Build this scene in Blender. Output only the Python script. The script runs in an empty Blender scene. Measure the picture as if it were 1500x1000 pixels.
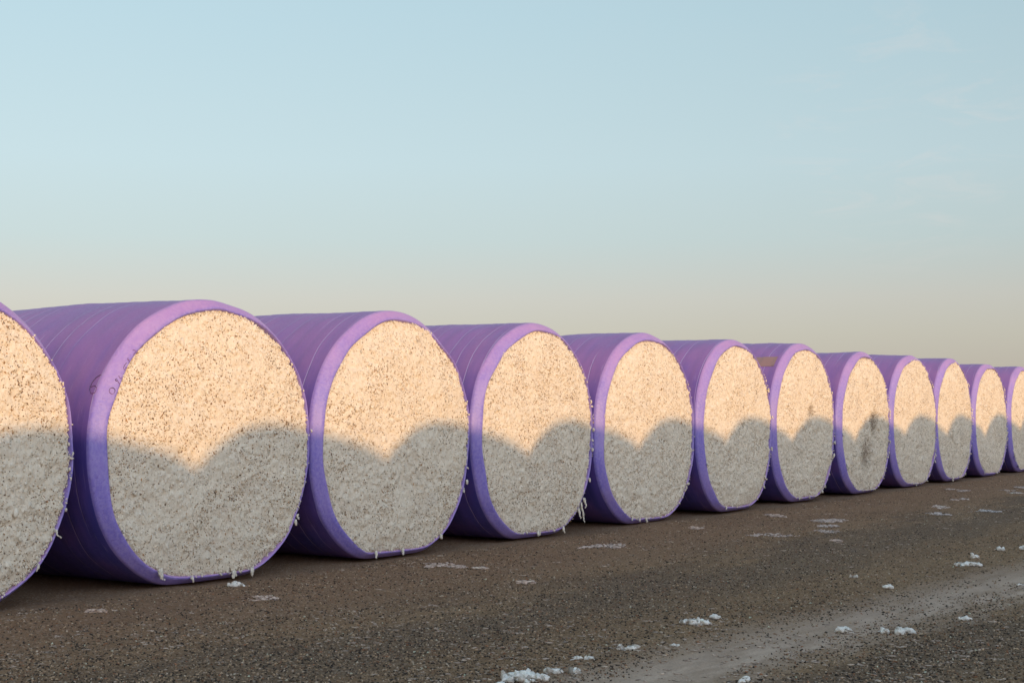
import bpy, math, random
import numpy as np
from mathutils import Vector

rng = np.random.default_rng(7)
random.seed(7)
S = bpy.context.scene
COL = S.collection
R = math.radians

# ------------------------------------------------------------------ noise
def _hash(ix, iy, iz, seed):
    h = (ix.astype(np.uint64) * np.uint64(73856093)) ^ (iy.astype(np.uint64) * np.uint64(19349663)) ^ \
        (iz.astype(np.uint64) * np.uint64(83492791)) ^ np.uint64(seed * 2654435761 % (1 << 32))
    h &= np.uint64(0xffffffff)
    h = ((h ^ (h >> np.uint64(15))) * np.uint64(2246822519)) & np.uint64(0xffffffff)
    h = ((h ^ (h >> np.uint64(13))) * np.uint64(3266489917)) & np.uint64(0xffffffff)
    h ^= h >> np.uint64(16)
    return h.astype(np.float64) / 4294967295.0

def vnoise(P, scale, seed=0):
    """smooth value noise in -1..1 at points P (N,3)"""
    p = P * scale + 1000.0
    i = np.floor(p).astype(np.int64); f = p - i
    f = f * f * (3 - 2 * f)
    out = 0
    for dx in (0, 1):
        wx = f[:, 0] if dx else 1 - f[:, 0]
        for dy in (0, 1):
            wy = f[:, 1] if dy else 1 - f[:, 1]
            for dz in (0, 1):
                wz = f[:, 2] if dz else 1 - f[:, 2]
                out = out + wx * wy * wz * _hash(i[:, 0] + dx, i[:, 1] + dy, i[:, 2] + dz, seed)
    return out * 2 - 1

# ------------------------------------------------------------------ mesh helpers
def build_mesh(name, V, faces, smooth=True, col=None, uv=None):
    """faces: list of (F,k) int arrays"""
    me = bpy.data.meshes.new(name)
    V = np.asarray(V, np.float32)
    me.vertices.add(len(V)); me.vertices.foreach_set('co', V.ravel())
    idx, starts, n0 = [], [], 0
    for F in faces:
        F = np.asarray(F, np.int32)
        if not len(F): continue
        k = F.shape[1]
        idx.append(F.ravel()); starts.append(n0 + np.arange(len(F), dtype=np.int32) * k); n0 += F.size
    idx = np.concatenate(idx); starts = np.concatenate(starts)
    me.loops.add(len(idx)); me.loops.foreach_set('vertex_index', idx)
    me.polygons.add(len(starts)); me.polygons.foreach_set('loop_start', starts)
    me.update(calc_edges=True)
    if smooth:
        me.polygons.foreach_set('use_smooth', np.ones(len(starts), bool))
    if col is not None:
        a = me.color_attributes.new('tint', 'FLOAT_COLOR', 'POINT')
        c = np.ones((len(V), 4), np.float32); c[:, :3] = col
        a.data.foreach_set('color', c.ravel())
    if uv is not None:
        l = me.uv_layers.new(name='UVMap')
        l.data.foreach_set('uv', np.asarray(uv, np.float32)[idx].ravel())
    me.validate()
    return me

def obj(name, me, mat=None, parent=None):
    o = bpy.data.objects.new(name, me); COL.objects.link(o)
    if mat and not me.materials: me.materials.append(mat)
    if parent: o.parent = parent
    return o

def tag(o, label=None, cat=None, group=None, kind=None):
    if label: o['label'] = label
    if cat: o['category'] = cat
    if group: o['group'] = group
    if kind: o['kind'] = kind
    return o

def ico(level):
    t = (1 + 5 ** .5) / 2
    v = [(-1, t, 0), (1, t, 0), (-1, -t, 0), (1, -t, 0), (0, -1, t), (0, 1, t), (0, -1, -t), (0, 1, -t), (t, 0, -1), (t, 0, 1), (-t, 0, -1), (-t, 0, 1)]
    v = [np.array(a) / np.linalg.norm(a) for a in v]
    f = [(0, 11, 5), (0, 5, 1), (0, 1, 7), (0, 7, 10), (0, 10, 11), (1, 5, 9), (5, 11, 4), (11, 10, 2), (10, 7, 6), (7, 1, 8),
         (3, 9, 4), (3, 4, 2), (3, 2, 6), (3, 6, 8), (3, 8, 9), (4, 9, 5), (2, 4, 11), (6, 2, 10), (8, 6, 7), (9, 8, 1)]
    for _ in range(level):
        cache, nf = {}, []
        def mid(a, b):
            k = (min(a, b), max(a, b))
            if k not in cache:
                m = v[a] + v[b]; v.append(m / np.linalg.norm(m)); cache[k] = len(v) - 1
            return cache[k]
        for a, b, c in f:
            x, y, z = mid(a, b), mid(b, c), mid(c, a)
            nf += [(a, x, z), (b, y, x), (c, z, y), (x, y, z)]
        f = nf
    return np.array(v), np.array(f, np.int32)

ICO = [ico(0), ico(1), ico(2)]

def blobs(C, A, rad, length, level=1, rough=.25, flat=None, r=rng):
    """one ellipsoidal lock of cotton at each centre C along the axis A; returns V, F"""
    T, F = ICO[level]
    N, K = len(C), len(T)
    A = A / np.linalg.norm(A, axis=1, keepdims=True)
    ref = r.normal(size=(N, 3))
    U = np.cross(A, ref); U /= np.linalg.norm(U, axis=1, keepdims=True) + 1e-9
    W = np.cross(A, U)
    sc = 1 + rough * (r.random((N, K)) * 2 - 1)
    bend = r.normal(size=(N, 1)) * .35
    lx = T[None, :, 0] * sc; ly = T[None, :, 1] * sc; lz = T[None, :, 2] * sc
    lx = lx + bend * (lz ** 2 - .4)
    V = (C[:, None, :] + U[:, None, :] * (lx * rad[:, None])[..., None] + W[:, None, :] * (ly * rad[:, None])[..., None]
         + A[:, None, :] * (lz * length[:, None])[..., None])
    if flat is not None:
        V[:, :, 2] = C[:, None, 2] + (V[:, :, 2] - C[:, None, 2]) * flat
    FF = (np.arange(N)[:, None, None] * K + F[None]).reshape(-1, 3)
    return V.reshape(-1, 3), FF

# ------------------------------------------------------------------ materials
class NT:
    def __init__(s, name):
        s.m = bpy.data.materials.new(name); s.m.use_nodes = True
        s.t = s.m.node_tree; s.t.nodes.clear()
        s.out = s.n('ShaderNodeOutputMaterial'); s.b = s.n('ShaderNodeBsdfPrincipled')
        s.l(s.b.outputs[0], s.out.inputs[0])
    def n(s, k, **kw):
        x = s.t.nodes.new(k)
        for a, v in kw.items(): setattr(x, a, v)
        return x
    def l(s, a, b): s.t.links.new(a, b)
    def val(s, sock, v):
        if hasattr(v, 'bl_idname') or isinstance(v, bpy.types.NodeSocket): s.l(v, sock)
        else: sock.default_value = v
    def math(s, op, a, b=None, c=None, clamp=False):
        x = s.n('ShaderNodeMath', operation=op, use_clamp=clamp)
        for i, v in enumerate((a, b, c)):
            if v is not None: s.val(x.inputs[i], v)
        return x.outputs[0]
    def noise(s, vec, scale, detail=3, rough=.55, w=None):
        x = s.n('ShaderNodeTexNoise', noise_dimensions='4D' if w is not None else '3D')
        s.l(vec, x.inputs['Vector']); x.inputs['Scale'].default_value = scale
        x.inputs['Detail'].default_value = detail; x.inputs['Roughness'].default_value = rough
        if w is not None: s.l(w, x.inputs['W'])
        return x.outputs['Fac']
    def mapping(s, vec, scale=(1, 1, 1), loc=(0, 0, 0)):
        x = s.n('ShaderNodeMapping'); s.l(vec, x.inputs[0]); x.inputs['Scale'].default_value = scale; x.inputs['Location'].default_value = loc
        return x.outputs[0]
    def ramp(s, fac, lo, hi, a=0., b=1.):
        x = s.n('ShaderNodeMapRange', interpolation_type='SMOOTHSTEP'); s.val(x.inputs[0], fac)
        x.inputs[1].default_value = lo; x.inputs[2].default_value = hi; x.inputs[3].default_value = a; x.inputs[4].default_value = b
        return x.outputs[0]
    def mix(s, fac, a, b, mode='MIX'):
        x = s.n('ShaderNodeMix', data_type='RGBA', blend_type=mode)
        s.val(x.inputs[0], fac)
        for i, v in ((6, a), (7, b)):
            if isinstance(v, tuple): x.inputs[i].default_value = (*v, 1)
            else: s.l(v, x.inputs[i])
        return x.outputs[2]
    def bump(s, h, strength, dist, prev=None):
        x = s.n('ShaderNodeBump'); s.l(h, x.inputs['Height']); x.inputs['Strength'].default_value = strength; x.inputs['Distance'].default_value = dist
        if prev is not None: s.l(prev, x.inputs['Normal'])
        return x.outputs[0]

def wrap_material(name, base, light, edge):
    k = NT(name)
    tc = k.n('ShaderNodeTexCoord'); oi = k.n('ShaderNodeObjectInfo')
    uv = tc.outputs['UV']; w = k.math('MULTIPLY', oi.outputs['Random'], 37.0)
    sep = k.n('ShaderNodeSeparateXYZ'); k.l(uv, sep.inputs[0])
    streak = k.noise(k.mapping(uv, (7, .55, 1)), 1.0, 4, .6, w)            # along the winding direction
    patch = k.noise(uv, 2.3, 3, .5, w)
    fine = k.noise(uv, 42, 3, .6, w)
    mott = k.noise(uv, 34 if edge else 17, 4, .65, w)
    c = k.mix(k.ramp(streak, .3, .72), base, light)
    dust = k.ramp(patch, .38, .75, 0, .5)
    c = k.mix(dust, c, (.27, .12, .34) if not edge else (.42, .27, .48))
    if edge:
        c = k.mix(k.ramp(mott, .36, .66, .0, .5), c, (.37, .28, .50))
        dots = k.ramp(k.noise(uv, 58, 2, .5, w), .60, .70, 0, .45)
        c = k.mix(dots, c, (.18, .09, .28))
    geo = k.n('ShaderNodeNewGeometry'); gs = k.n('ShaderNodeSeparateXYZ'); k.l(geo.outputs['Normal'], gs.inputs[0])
    lit_dust = k.math('ADD', gs.outputs[2], k.math('MULTIPLY', k.math('SUBTRACT', k.noise(k.mapping(uv, (3, 1.1, 1)), 1.3, 4, .6, w), .5), .9))
    c = k.mix(k.ramp(lit_dust, -.12, .85, 0, .55 if edge else .62), c, (.56, .255, .36) if edge else (.47, .185, .29))  # dust pink on upward film, also painting in the sunlit top against shaded sides
    # thin stretch creases running round the bale
    wob = k.noise(k.mapping(uv, (1.2, .9, 1)), 1.0, 2, .5, w)
    x = k.math('ADD', k.math('MULTIPLY', sep.outputs[0], 6.1), k.math('MULTIPLY', wob, .9))
    x = k.math('ADD', x, k.math('MULTIPLY', sep.outputs[1], .10))
    d = k.math('ABSOLUTE', k.math('SUBTRACT', k.math('FRACT', x), .5))
    line = k.ramp(d, .016, .040, 1, 0)
    msk = k.ramp(k.noise(k.mapping(uv, (4.5, .7, 1)), 1.0, 1, .4, w), .44, .54)
    line = k.math('MULTIPLY', line, msk)
    if not edge:
        c = k.mix(k.math('MULTIPLY', line, .7), c, (.52, .38, .56))
        scuff = k.ramp(k.noise(k.mapping(uv, (90, 5, 1)), 1.0, 2, .5, w), .64, .74, 0, .22)
        c = k.mix(scuff, c, (.62, .48, .66))
    k.l(c, k.b.inputs['Base Color'])
    k.l(k.ramp(fine, .3, .7, .40, .56) if not edge else k.ramp(mott, .3, .7, .36, .52), k.b.inputs['Roughness'])
    k.b.inputs['Specular IOR Level'].default_value = .42
    nrm = k.bump(mott, .4 if edge else .12, .008 if edge else .012)
    nrm = k.bump(fine, .3, .003, nrm)
    if not edge:
        nrm = k.bump(line, .7, .006, nrm)
        nrm = k.bump(streak, .35, .012, nrm)
    k.l(nrm, k.b.inputs['Normal'])
    return k.m

def cotton_material(name, soften=0.):
    k = NT(name)
    at = k.n('ShaderNodeVertexColor', layer_name='tint')
    tc = k.n('ShaderNodeTexCoord'); oi = k.n('ShaderNodeObjectInfo')
    w = k.math('MULTIPLY', oi.outputs['Random'], 51.0)
    f = k.noise(tc.outputs['Object'], 170, 3, .7, w)
    big = k.noise(tc.outputs['Object'], 5, 3, .6, w)
    c = k.mix(k.ramp(f, .42, .72, 0, .42), at.outputs['Color'], (.52, .41, .28))
    fib = k.noise(k.mapping(tc.outputs['Object'], (62, 20, 40)), 1.0, 4, .72, w)
    c = k.mix(k.ramp(fib, .55, .72, 0, .45), c, (.47, .35, .22))
    c = k.mix(k.ramp(fib, .47, .33, 0, .6), c, (.86, .75, .60))
    spk = k.noise(tc.outputs['Object'], 62, 3, .65, k.math('ADD', w, 9.0))
    c = k.mix(k.ramp(spk, .60, .69, 0, .75), c, (.30, .165, .065))
    c = k.mix(k.ramp(big, .45, .8, 0, .25), c, (.56, .46, .36))
    k.l(c, k.b.inputs['Base Color'])
    k.b.inputs['Roughness'].default_value = .95
    k.b.inputs['Specular IOR Level'].default_value = .1
    nb = k.bump(k.noise(tc.outputs['Object'], 60, 4, .7, w), .6, .010)
    nb = k.bump(f, .35, .004, nb)
    if soften:
        # loose fibre scatters light across its surface: shade it partly with the normal of the face it belongs to
        vt = k.n('ShaderNodeVectorTransform', vector_type='NORMAL', convert_from='OBJECT', convert_to='WORLD'); vt.inputs[0].default_value = (0, -1, 0)
        mx = k.n('ShaderNodeMix', data_type='VECTOR'); mx.inputs[0].default_value = soften
        k.l(nb, mx.inputs[4]); k.l(vt.outputs[0], mx.inputs[5])
        nm = k.n('ShaderNodeVectorMath', operation='NORMALIZE'); k.l(mx.outputs[1], nm.inputs[0])
        nb = nm.outputs[0]
    k.l(nb, k.b.inputs['Normal'])
    return k.m

def plain(name, c, rough=.7):
    k = NT(name)
    tc = k.n('ShaderNodeTexCoord')
    n = k.noise(tc.outputs['Object'], 60, 3, .6)
    k.l(k.mix(n, tuple(x * .75 for x in c), tuple(min(1, x * 1.2) for x in c)), k.b.inputs['Base Color'])
    k.b.inputs['Roughness'].default_value = rough
    return k.m

def tinted(name, rough=.9):
    k = NT(name)
    at = k.n('ShaderNodeVertexColor', layer_name='tint')
    tc = k.n('ShaderNodeTexCoord')
    n = k.noise(tc.outputs['Object'], 220, 2, .6)
    c = k.mix(k.ramp(n, .3, .7, 0, .35), at.outputs['Color'], (.10, .075, .055))
    k.l(c, k.b.inputs['Base Color']); k.b.inputs['Roughness'].default_value = rough
    k.b.inputs['Specular IOR Level'].default_value = .2
    return k.m

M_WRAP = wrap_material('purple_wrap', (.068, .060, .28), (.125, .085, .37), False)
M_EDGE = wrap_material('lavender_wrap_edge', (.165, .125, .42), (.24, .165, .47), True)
M_COTTON = cotton_material('raw_cotton', .40)
M_FLUFF = cotton_material('loose_cotton')
M_LINT = tinted('fallen_cotton')
M_GRAVEL = tinted('gravel_grains')
M_TWIG = plain('dry_twig', (.12, .065, .035))
M_INK = plain('marker_ink', (.08, .03, .10), .5)
M_FAINT = plain('faded_marker_ink', (.20, .075, .17), .6)
M_PATCH = plain('label_paper', (.40, .20, .15), .6)

# ------------------------------------------------------------------ the round bale
ZC = .5
def outline(a, W, H, inset=0.):
    c, s = np.cos(a), np.sin(a)
    e = np.where(s > 0, 2.0 if W > 2.318 else 1.97, 2.32)
    u = W / 2 * np.sign(c) * np.abs(c) ** (2 / e)
    zc = ZC * H
    zt = zc + (H - zc) * np.abs(s) ** (2 / e)
    zb = zc - (zc + .055) * np.abs(s) ** (2 / e)
    zb = .5 * (zb + np.sqrt(zb ** 2 + .028 ** 2)) - .010
    z = np.where(s > 0, zt, zb)
    g = np.maximum(.64 + .36 * np.cos(a - 2.62), .46) * (1 + +.04 * np.sin(5 * a + W * 41) + .05 * np.sin(12 * a + H * 67))      # the lip is broad at the upper left, thin where the cotton sags over it
    f = 1 - inset * g / (W / 2)
    return u * f, zc + (z - zc) * f

EDGE = [(.055, .138), (.020, .126), (.005, .113), (.003, .101), (.018, .076), (.038, .047), (.056, .022), (.066, .010), (.077, .003), (.094, 0.)]
BL = 2.42

def wrap_surface(a, y, inset, W, H, seed):
    """points of the film at angle a, depth y"""
    u, z = outline(a, W, H, inset)
    P = np.stack([u, y, z], 1)
    cen = np.stack([np.zeros_like(u), y, np.full_like(u, ZC * H)], 1)
    D = P - cen; L = np.linalg.norm(D, axis=1, keepdims=True); D = D / L
    Q = np.stack([u, y * .9, z], 1)
    d = .020 * vnoise(Q, 1.5, seed) + .008 * vnoise(Q, 4.1, seed + 1)
    ring = np.exp(-((y - .06) / .07) ** 2)
    saw = ((y + .03 * vnoise(Q, 1.3, seed + 4)) / .19) % 1.0
    d = d + (1 - ring) * .0035 * (saw - .5)
    d = d + .012 * np.sin(np.pi * np.clip(y / BL, 0, 1))
    d = d * np.clip(z / .25, 0, 1)
    return P + D * d[:, None]

def tube_grid(prof, na, W, H, seed):
    a = -math.pi / 2 + np.linspace(0, 2 * math.pi, na + 1)
    rows, uvs = [], []
    pp = np.array(prof); cum = np.r_[0, np.cumsum(np.hypot(*np.diff(pp, axis=0).T))]
    cum = cum + (pp[0, 0] if pp[0, 1] == 0 else pp[-1, 0] - cum[-1])
    for (y, ins), cu in zip(prof, cum):
        yy = np.full(na + 1, y)
        rows.append(wrap_surface(a, yy, ins, W, H, seed))
        uvs.append(np.stack([np.full(na + 1, cu), (a + math.pi / 2) * 1.17], 1))
    V = np.concatenate(rows); UV = np.concatenate(uvs)
    m = len(prof); i = np.arange(m - 1)[:, None] * (na + 1); j = np.arange(na)[None]
    F = np.stack([i + j, i + j + 1, i + j + na + 2, i + j + na + 1], -1).reshape(-1, 4)
    return V, F, UV

def cotton_palette(n, r, dirt):
    base = np.array([.77, .625, .452])
    c = base * (1 + .05 * r.normal(size=(n, 1)))
    t = r.random(n)
    beige = t < .05 * dirt
    c[beige] = np.array([.60, .49, .36]) * (1 + .12 * r.normal(size=(beige.sum(), 1)))
    brown = t < .008 * dirt
    c[brown] = np.array([.26, .13, .05]) * (1 + .2 * r.normal(size=(brown.sum(), 1)))
    return np.clip(c, .02, .86)

def cotton_face_mesh(W, H, seed, n, level, hollows=(), notches=(), strands=2, extra=(), dirt=1., fine=True, fringe=300):
    r = np.random.default_rng(seed + 100)
    INS = .112
    def face_y(P, rho):
        y = .024 - .085 * (1 - rho ** 3.5)
        q = np.stack([P[:, 0], np.full(len(P), seed * 3.7), P[:, 1]], 1)
        y = y + .016 * vnoise(q, 3.2, seed) + .010 * vnoise(q, 9, seed + 5) + .008 * vnoise(q, 24, seed + 6)
        for hu, hz, hr, hd in hollows:
            y = y + hd * np.exp(-(((P[:, 0] - hu) / hr) ** 2 + ((P[:, 1] - hz) / (.95 * hr)) ** 2) * 1.3)
        return y
    na, nr = (560, 120) if fine else (260, 64)
    a = np.linspace(0, 2 * math.pi, na, endpoint=False)
    rho = np.linspace(.0, 1, nr + 1)[1:]
    A, RH = np.meshgrid(a, rho)
    A, RH = A.ravel(), RH.ravel()
    u, z = outline(A, W, H, INS)
    zc = ZC * H
    P2 = np.stack([u * RH, zc + (z - zc) * RH], 1)
    def skin_y(P, rho):
        Q = np.stack([P[:, 0], np.full(len(P), seed * 4.1), P[:, 1]], 1)
        y = face_y(P, rho) + .0080 * vnoise(Q, 21, seed + 7) + .0086 * vnoise(Q * np.array([1.2, 1, .85]), 43, seed + 13) + .0030 * vnoise(Q, 105, seed + 14)
        return y
    y = skin_y(P2, RH)
    V0 = np.stack([P2[:, 0], y, P2[:, 1]], 1)
    q = V0 * np.array([1, .2, 1])
    V0[:, 1] += np.where(RH > .985, .012, 0)
    cen = np.array([[0, skin_y(np.array([[0, zc]]), np.array([0.]))[0], zc]])
    V0 = np.concatenate([V0, cen]); ci = len(V0) - 1
    i = np.arange(nr - 1)[:, None] * na; j = np.arange(na)[None]; j1 = (j + 1) % na
    Fq = np.stack([i + j, i + na + j, i + na + j1, i + j1], -1).reshape(-1, 4)
    jj = np.arange(na); Ft = np.stack([np.full(na, ci), jj, (jj + 1) % na], 1)
    c0 = np.clip(np.array([.75, .605, .43]) * (1 + .06 * vnoise(q, 45, seed + 8)[:, None]), .03, .85); 
    for hu, hz, hr, hd in hollows:
        m = np.exp(-(((P2[:, 0] - hu) / hr) ** 2 + ((P2[:, 1] - hz) / (.95 * hr)) ** 2) * 1.6)[:, None] * np.clip(.85 + .8 * vnoise(q, 19, seed + 30), 0, 1)[:, None]
        m = m * .8; c0 = c0 * (1 - m) + np.array([.17, .105, .06]) * m
    c0 = np.concatenate([c0, c0[:1]])
    parts_V, parts_C = [V0], [c0]; quads = [Fq]; tris = [Ft]; off = len(V0)
    # locks
    th = r.random(n) * 2 * math.pi; rr = np.sqrt(r.random(n)) * 1.0
    rr = np.where(r.random(n) < .22, .955 + .05 * r.random(n), rr)
    u, z = outline(th, W, H, INS)
    P2 = np.stack([u * rr, zc + (z - zc) * rr], 1)
    for hu, hz, hr, hd in hollows:
        kp = ~((((P2[:, 0] - hu) / hr) ** 2 + ((P2[:, 1] - hz) / (.95 * hr)) ** 2 < .8) & (r.random(n) < .88))
        P2, rr, z = P2[kp], rr[kp], z[kp]; n = len(P2)
    C = np.stack([P2[:, 0], skin_y(P2, rr) - .0006 + .0020 * r.normal(size=n), P2[:, 1]], 1)
    q = np.stack([P2[:, 0], np.full(n, seed * 1.3), P2[:, 1]], 1)
    sw = vnoise(q, 2.2, seed + 9)
    down = .45 + .5 * (1 - (z - z.min()) / (z.max() - z.min()))
    Ax = np.stack([.65 * r.normal(size=n) + .5 * sw, .35 * r.normal(size=n), -down - .6 * np.abs(r.normal(size=n))], 1)
    rad = np.exp(r.normal(size=n) * .42) * .0042; ln = rad * (1.1 + .9 * r.random(n) ** 1.5 + .5 * down * r.random(n))
    cl = cotton_palette(n, r, dirt)
    for hu, hz, hr, hd in hollows:
        m = (((P2[:, 0] - hu) / hr) ** 2 + ((P2[:, 1] - hz) / (.95 * hr)) ** 2 < 1) & (r.random(n) < .35)
        cl[m] *= np.array([.45, .36, .27])
    v, f = blobs(C, Ax, rad, ln, level, .4, r=r)
    K = len(ICO[level][0])
    cy = np.repeat(C[:, 1], K); v[:, 1] = cy + (v[:, 1] - cy) * .5
    parts_V.append(v); parts_C.append(np.repeat(cl, K, 0)); tris.append(f + off); off += len(v)
    # a ragged fringe of locks standing proud along the rim
    nb = fringe
    th = -2.2 + 2.9 * r.random(nb)
    keep = vnoise(np.stack([np.cos(th), np.sin(th), 0 * th], 1), 11, seed + 21) + .3 * r.normal(size=nb) > -.05
    th = th[keep]; nb = len(th); jit = r.normal(size=nb)
    u, z = outline(th, W, H, INS + .004 - .006 * np.clip(jit, -1, 1.6))
    C = np.stack([u, .004 - .014 * r.random(nb), np.maximum(z, .01)], 1)
    Ax = np.stack([.6 * r.normal(size=nb) + .4 * np.cos(th), .5 * r.normal(size=nb) - .2, .5 * r.normal(size=nb) - .6], 1)
    rad = .0048 + .008 * r.random(nb) ** 3; ln = rad * (1.1 + r.random(nb))
    v, f = blobs(C, Ax, rad, ln, level, .4, r=r)
    parts_V.append(v); parts_C.append(np.repeat(cotton_palette(nb, r, dirt), K, 0)); tris.append(f + off); off += len(v)
    # leaf trash: small flat brown flecks sitting on the surface, in drifts
    nf = int(11500 * dirt)
    th = r.random(nf) * 2 * math.pi; rr = np.sqrt(r.random(nf)) * .99
    u, z = outline(th, W, H, INS); P2 = np.stack([u * rr, zc + (z - zc) * rr], 1)
    for hu, hz, hr, hd in hollows:
        ex = np.array([hu, hz]) + r.normal(size=(int(9000 * hr * hr) + 60, 2)) * np.array([.45, .6]) * hr
        P2 = np.concatenate([P2, ex]); rr = np.r_[rr, np.hypot(ex[:, 0], ex[:, 1] - zc) / 1.05]; nf = len(P2)
    q = np.stack([P2[:, 0], np.full(nf, seed * 2.3), P2[:, 1]], 1)
    keep = vnoise(q, 4.5, seed + 11) + .5 * vnoise(q, 11, seed + 12) + .6 * r.normal(size=nf) > .25
    for hu, hz, hr, hd in hollows:
        keep |= (((P2[:, 0] - hu) / hr) ** 2 + ((P2[:, 1] - hz) / (.95 * hr)) ** 2 < .9) & (r.random(len(P2)) < .8)
    for nu, nz, nrad in notches:
        keep |= (P2[:, 0] - nu) ** 2 + (P2[:, 1] - nz) ** 2 < nrad ** 2
    P2, rr = P2[keep], rr[keep]; nf = len(P2)
    C = np.stack([P2[:, 0], skin_y(P2, rr) - .0012, P2[:, 1]], 1)
    Ax = np.stack([r.normal(size=nf), .25 * r.normal(size=nf), -1.1 * np.abs(r.normal(size=nf))], 1)
    big = r.random(nf) ** 3
    rad = .0029 + .0019 * r.random(nf) + .0034 * big ** 2; ln = rad * (1.05 + 1.6 * r.random(nf) ** 3)
    cc = np.array([.36, .17, .06]) * (1 + .25 * r.normal(size=(nf, 1))); t = r.random(nf)
    cc[t < .45] *= np.array([.36, .34, .38]); pale = t > .82; cc[pale] = np.array([.54, .38, .22]) * (1 + .15 * r.normal(size=(pale.sum(), 1)))
    for hu, hz, hr, hd in hollows:
        cc[((P2[:, 0] - hu) / hr) ** 2 + ((P2[:, 1] - hz) / (.95 * hr)) ** 2 < 1] *= .5
    v, f = blobs(C, Ax, rad, ln, 0, .3, r=r)
    cy = np.repeat(C[:, 1], 12); v[:, 1] = cy + (v[:, 1] - cy) * .35
    parts_V.append(v); parts_C.append(np.repeat(np.clip(cc, .01, .6), 12, 0)); tris.append(f + off); off += len(v)
    # strands and drips hanging over the lower film edge
    cs, axs, rds, lns = [], [], [], []
    lst = [(-math.pi / 2 + r.normal() * .75, .03 + .09 * r.random() ** 2.2) for _ in range(strands)]
    lst += [(.35 - 1.0 * r.random(), .012 + .03 * r.random()) for _ in range(strands)]
    lst += [(-math.pi / 2 + r.normal() * .8, .015 + .02 * r.random()) for _ in range(strands)]
    lst += list(extra)
    for ang, L in lst:
        uu, zz = outline(np.array([ang]), W, H, INS + .012 * r.random())
        p = np.array([uu[0], -.004 - .012 * r.random(), zz[0] + .01])
        s = 0.
        rad0 = .006 + .008 * r.random() ** 2
        while s < L:
            rd = rad0 * (1.1 - .75 * s / L) * (.8 + .4 * r.random())
            p = p + np.array([r.normal() * .004, r.normal() * .003 - .0015, -rd * .95]); s += rd * .95
            if p[2] < .012: break
            cs.append(p.copy()); axs.append([r.normal() * .25, r.normal() * .2, -1]); rds.append(rd); lns.append(rd * (1.2 + r.random()))
    v, f = blobs(np.array(cs), np.array(axs), np.array(rds), np.array(lns), max(level, 1), .3, r=r)
    K = len(ICO[max(level, 1)][0])
    parts_V.append(v); parts_C.append(np.repeat(np.clip(np.array([.70, .585, .445]) * (1 + .06 * r.normal(size=(len(cs), 1))), 0, .87), K, 0))
    tris.append(f + off); off += len(v)
    return build_mesh('cotton_face', np.concatenate(parts_V), [np.concatenate(tris)] + quads, True, np.concatenate(parts_C))

def back_face_mesh(W, H, seed):
    a = np.linspace(0, 2 * math.pi, 96, endpoint=False)
    rows = []
    for rho in (1, .8, .55, .3, .1):
        u, z = outline(a, W, H, .112)
        y = BL - .024 + .08 * (1 - rho ** 3) + .015 * vnoise(np.stack([u * rho, np.zeros(96), z * rho], 1), 9, seed)
        rows.append(np.stack([u * rho, y, ZC * H + (z - ZC * H) * rho], 1))
    V = np.concatenate(rows)
    j = np.arange(96); F = [np.stack([k * 96 + j, k * 96 + (j + 1) % 96, (k + 1) * 96 + (j + 1) % 96, (k + 1) * 96 + j], 1) for k in range(4)]
    return build_mesh('cotton_face', V, [np.concatenate(F), (4 * 96 + j)[None]], True, np.tile([.70, .64, .55], (len(V), 1)))

def bale_meshes(W, H, seed, n, level, na=320, **kw):
    ys = np.linspace(.094, BL - .094, 72)
    V, F, UV = tube_grid([(y, 0.) for y in ys], na, W, H, seed)
    wrap = build_mesh('wrap', V, [F], True, uv=UV)
    V, F, UV = tube_grid(EDGE, na, W, H, seed)
    front = build_mesh('wrap_edge', V, [F], True, uv=UV)
    V, F, UV = tube_grid([(BL - y, i) for y, i in EDGE[::-1]], na, W, H, seed)
    back = build_mesh('wrap_edge', V, [F], True, uv=UV)
    return dict(wrap=wrap, front=front, back=back, face=cotton_face_mesh(W, H, seed, n, level, **kw), rear=back_face_mesh(W, H, seed))

def bale(x, y, ms, label, group, rot=0.):
    t = bpy.data.objects.new('cotton_bale', None); COL.objects.link(t)
    t.location = (x, y, 0); t.rotation_euler = (0, 0, rot); t.empty_display_size = .3
    tag(t, label, 'cotton bale', group)
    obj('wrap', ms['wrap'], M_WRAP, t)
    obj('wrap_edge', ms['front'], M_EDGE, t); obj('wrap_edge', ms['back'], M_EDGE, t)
    obj('cotton_face', ms['face'], M_COTTON, t); obj('cotton_face', ms['rear'], M_FLUFF, t)
    return t

# along-row offset, front offset, width, height of each bale in the visible row
T0, PITCH = 8.604, 2.457
BALES = [
    (0, -.10, 0.00, 2.38, 2.26, 'purple cotton bale cut off by the left edge of the picture'),
    (1, .025, -.014, 2.414, 2.251, 'largest whole cotton bale, with a handwritten 6 on its purple wrap'),
    (2, -.033, -.001, 2.348, 2.291, 'purple bale right beside the one with handwriting, second largest whole face'),
    (3, -.003, -.022, 2.393, 2.299, 'purple bale with white cotton strands dangling from its lower right edge'),
    (4, -.008, .010, 2.434, 2.285, 'purple bale directly right of the one with strands dangling at its lower right'),
    (5, .004, .033, 2.346, 2.311, 'purple bale directly left of the one with the brownish label patch'),
    (6, .002, -.008, 2.319, 2.345, 'purple bale with a brownish label patch on the side of its wrap'),
    (7, .017, .024, 2.352, 2.281, 'purple bale with two dark trash-filled hollows in its cotton face'),
    (8, .018, .018, 2.420, 2.320, 'purple bale directly right of the one with two dark hollows'),
    (9, -.005, -.019, 2.364, 2.330, 'small distant purple bale, third from the right edge of the picture'),
    (10, -.017, -.021, 2.405, 2.281, 'smallest purple bale whose whole cotton face shows, second from right edge'),
    (11, 0., 0., 2.38, 2.285, 'distant purple bale cut in half by the right edge of the picture'),
]
G_ROW = 'round cotton bales standing in a row'
roots = {}
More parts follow.
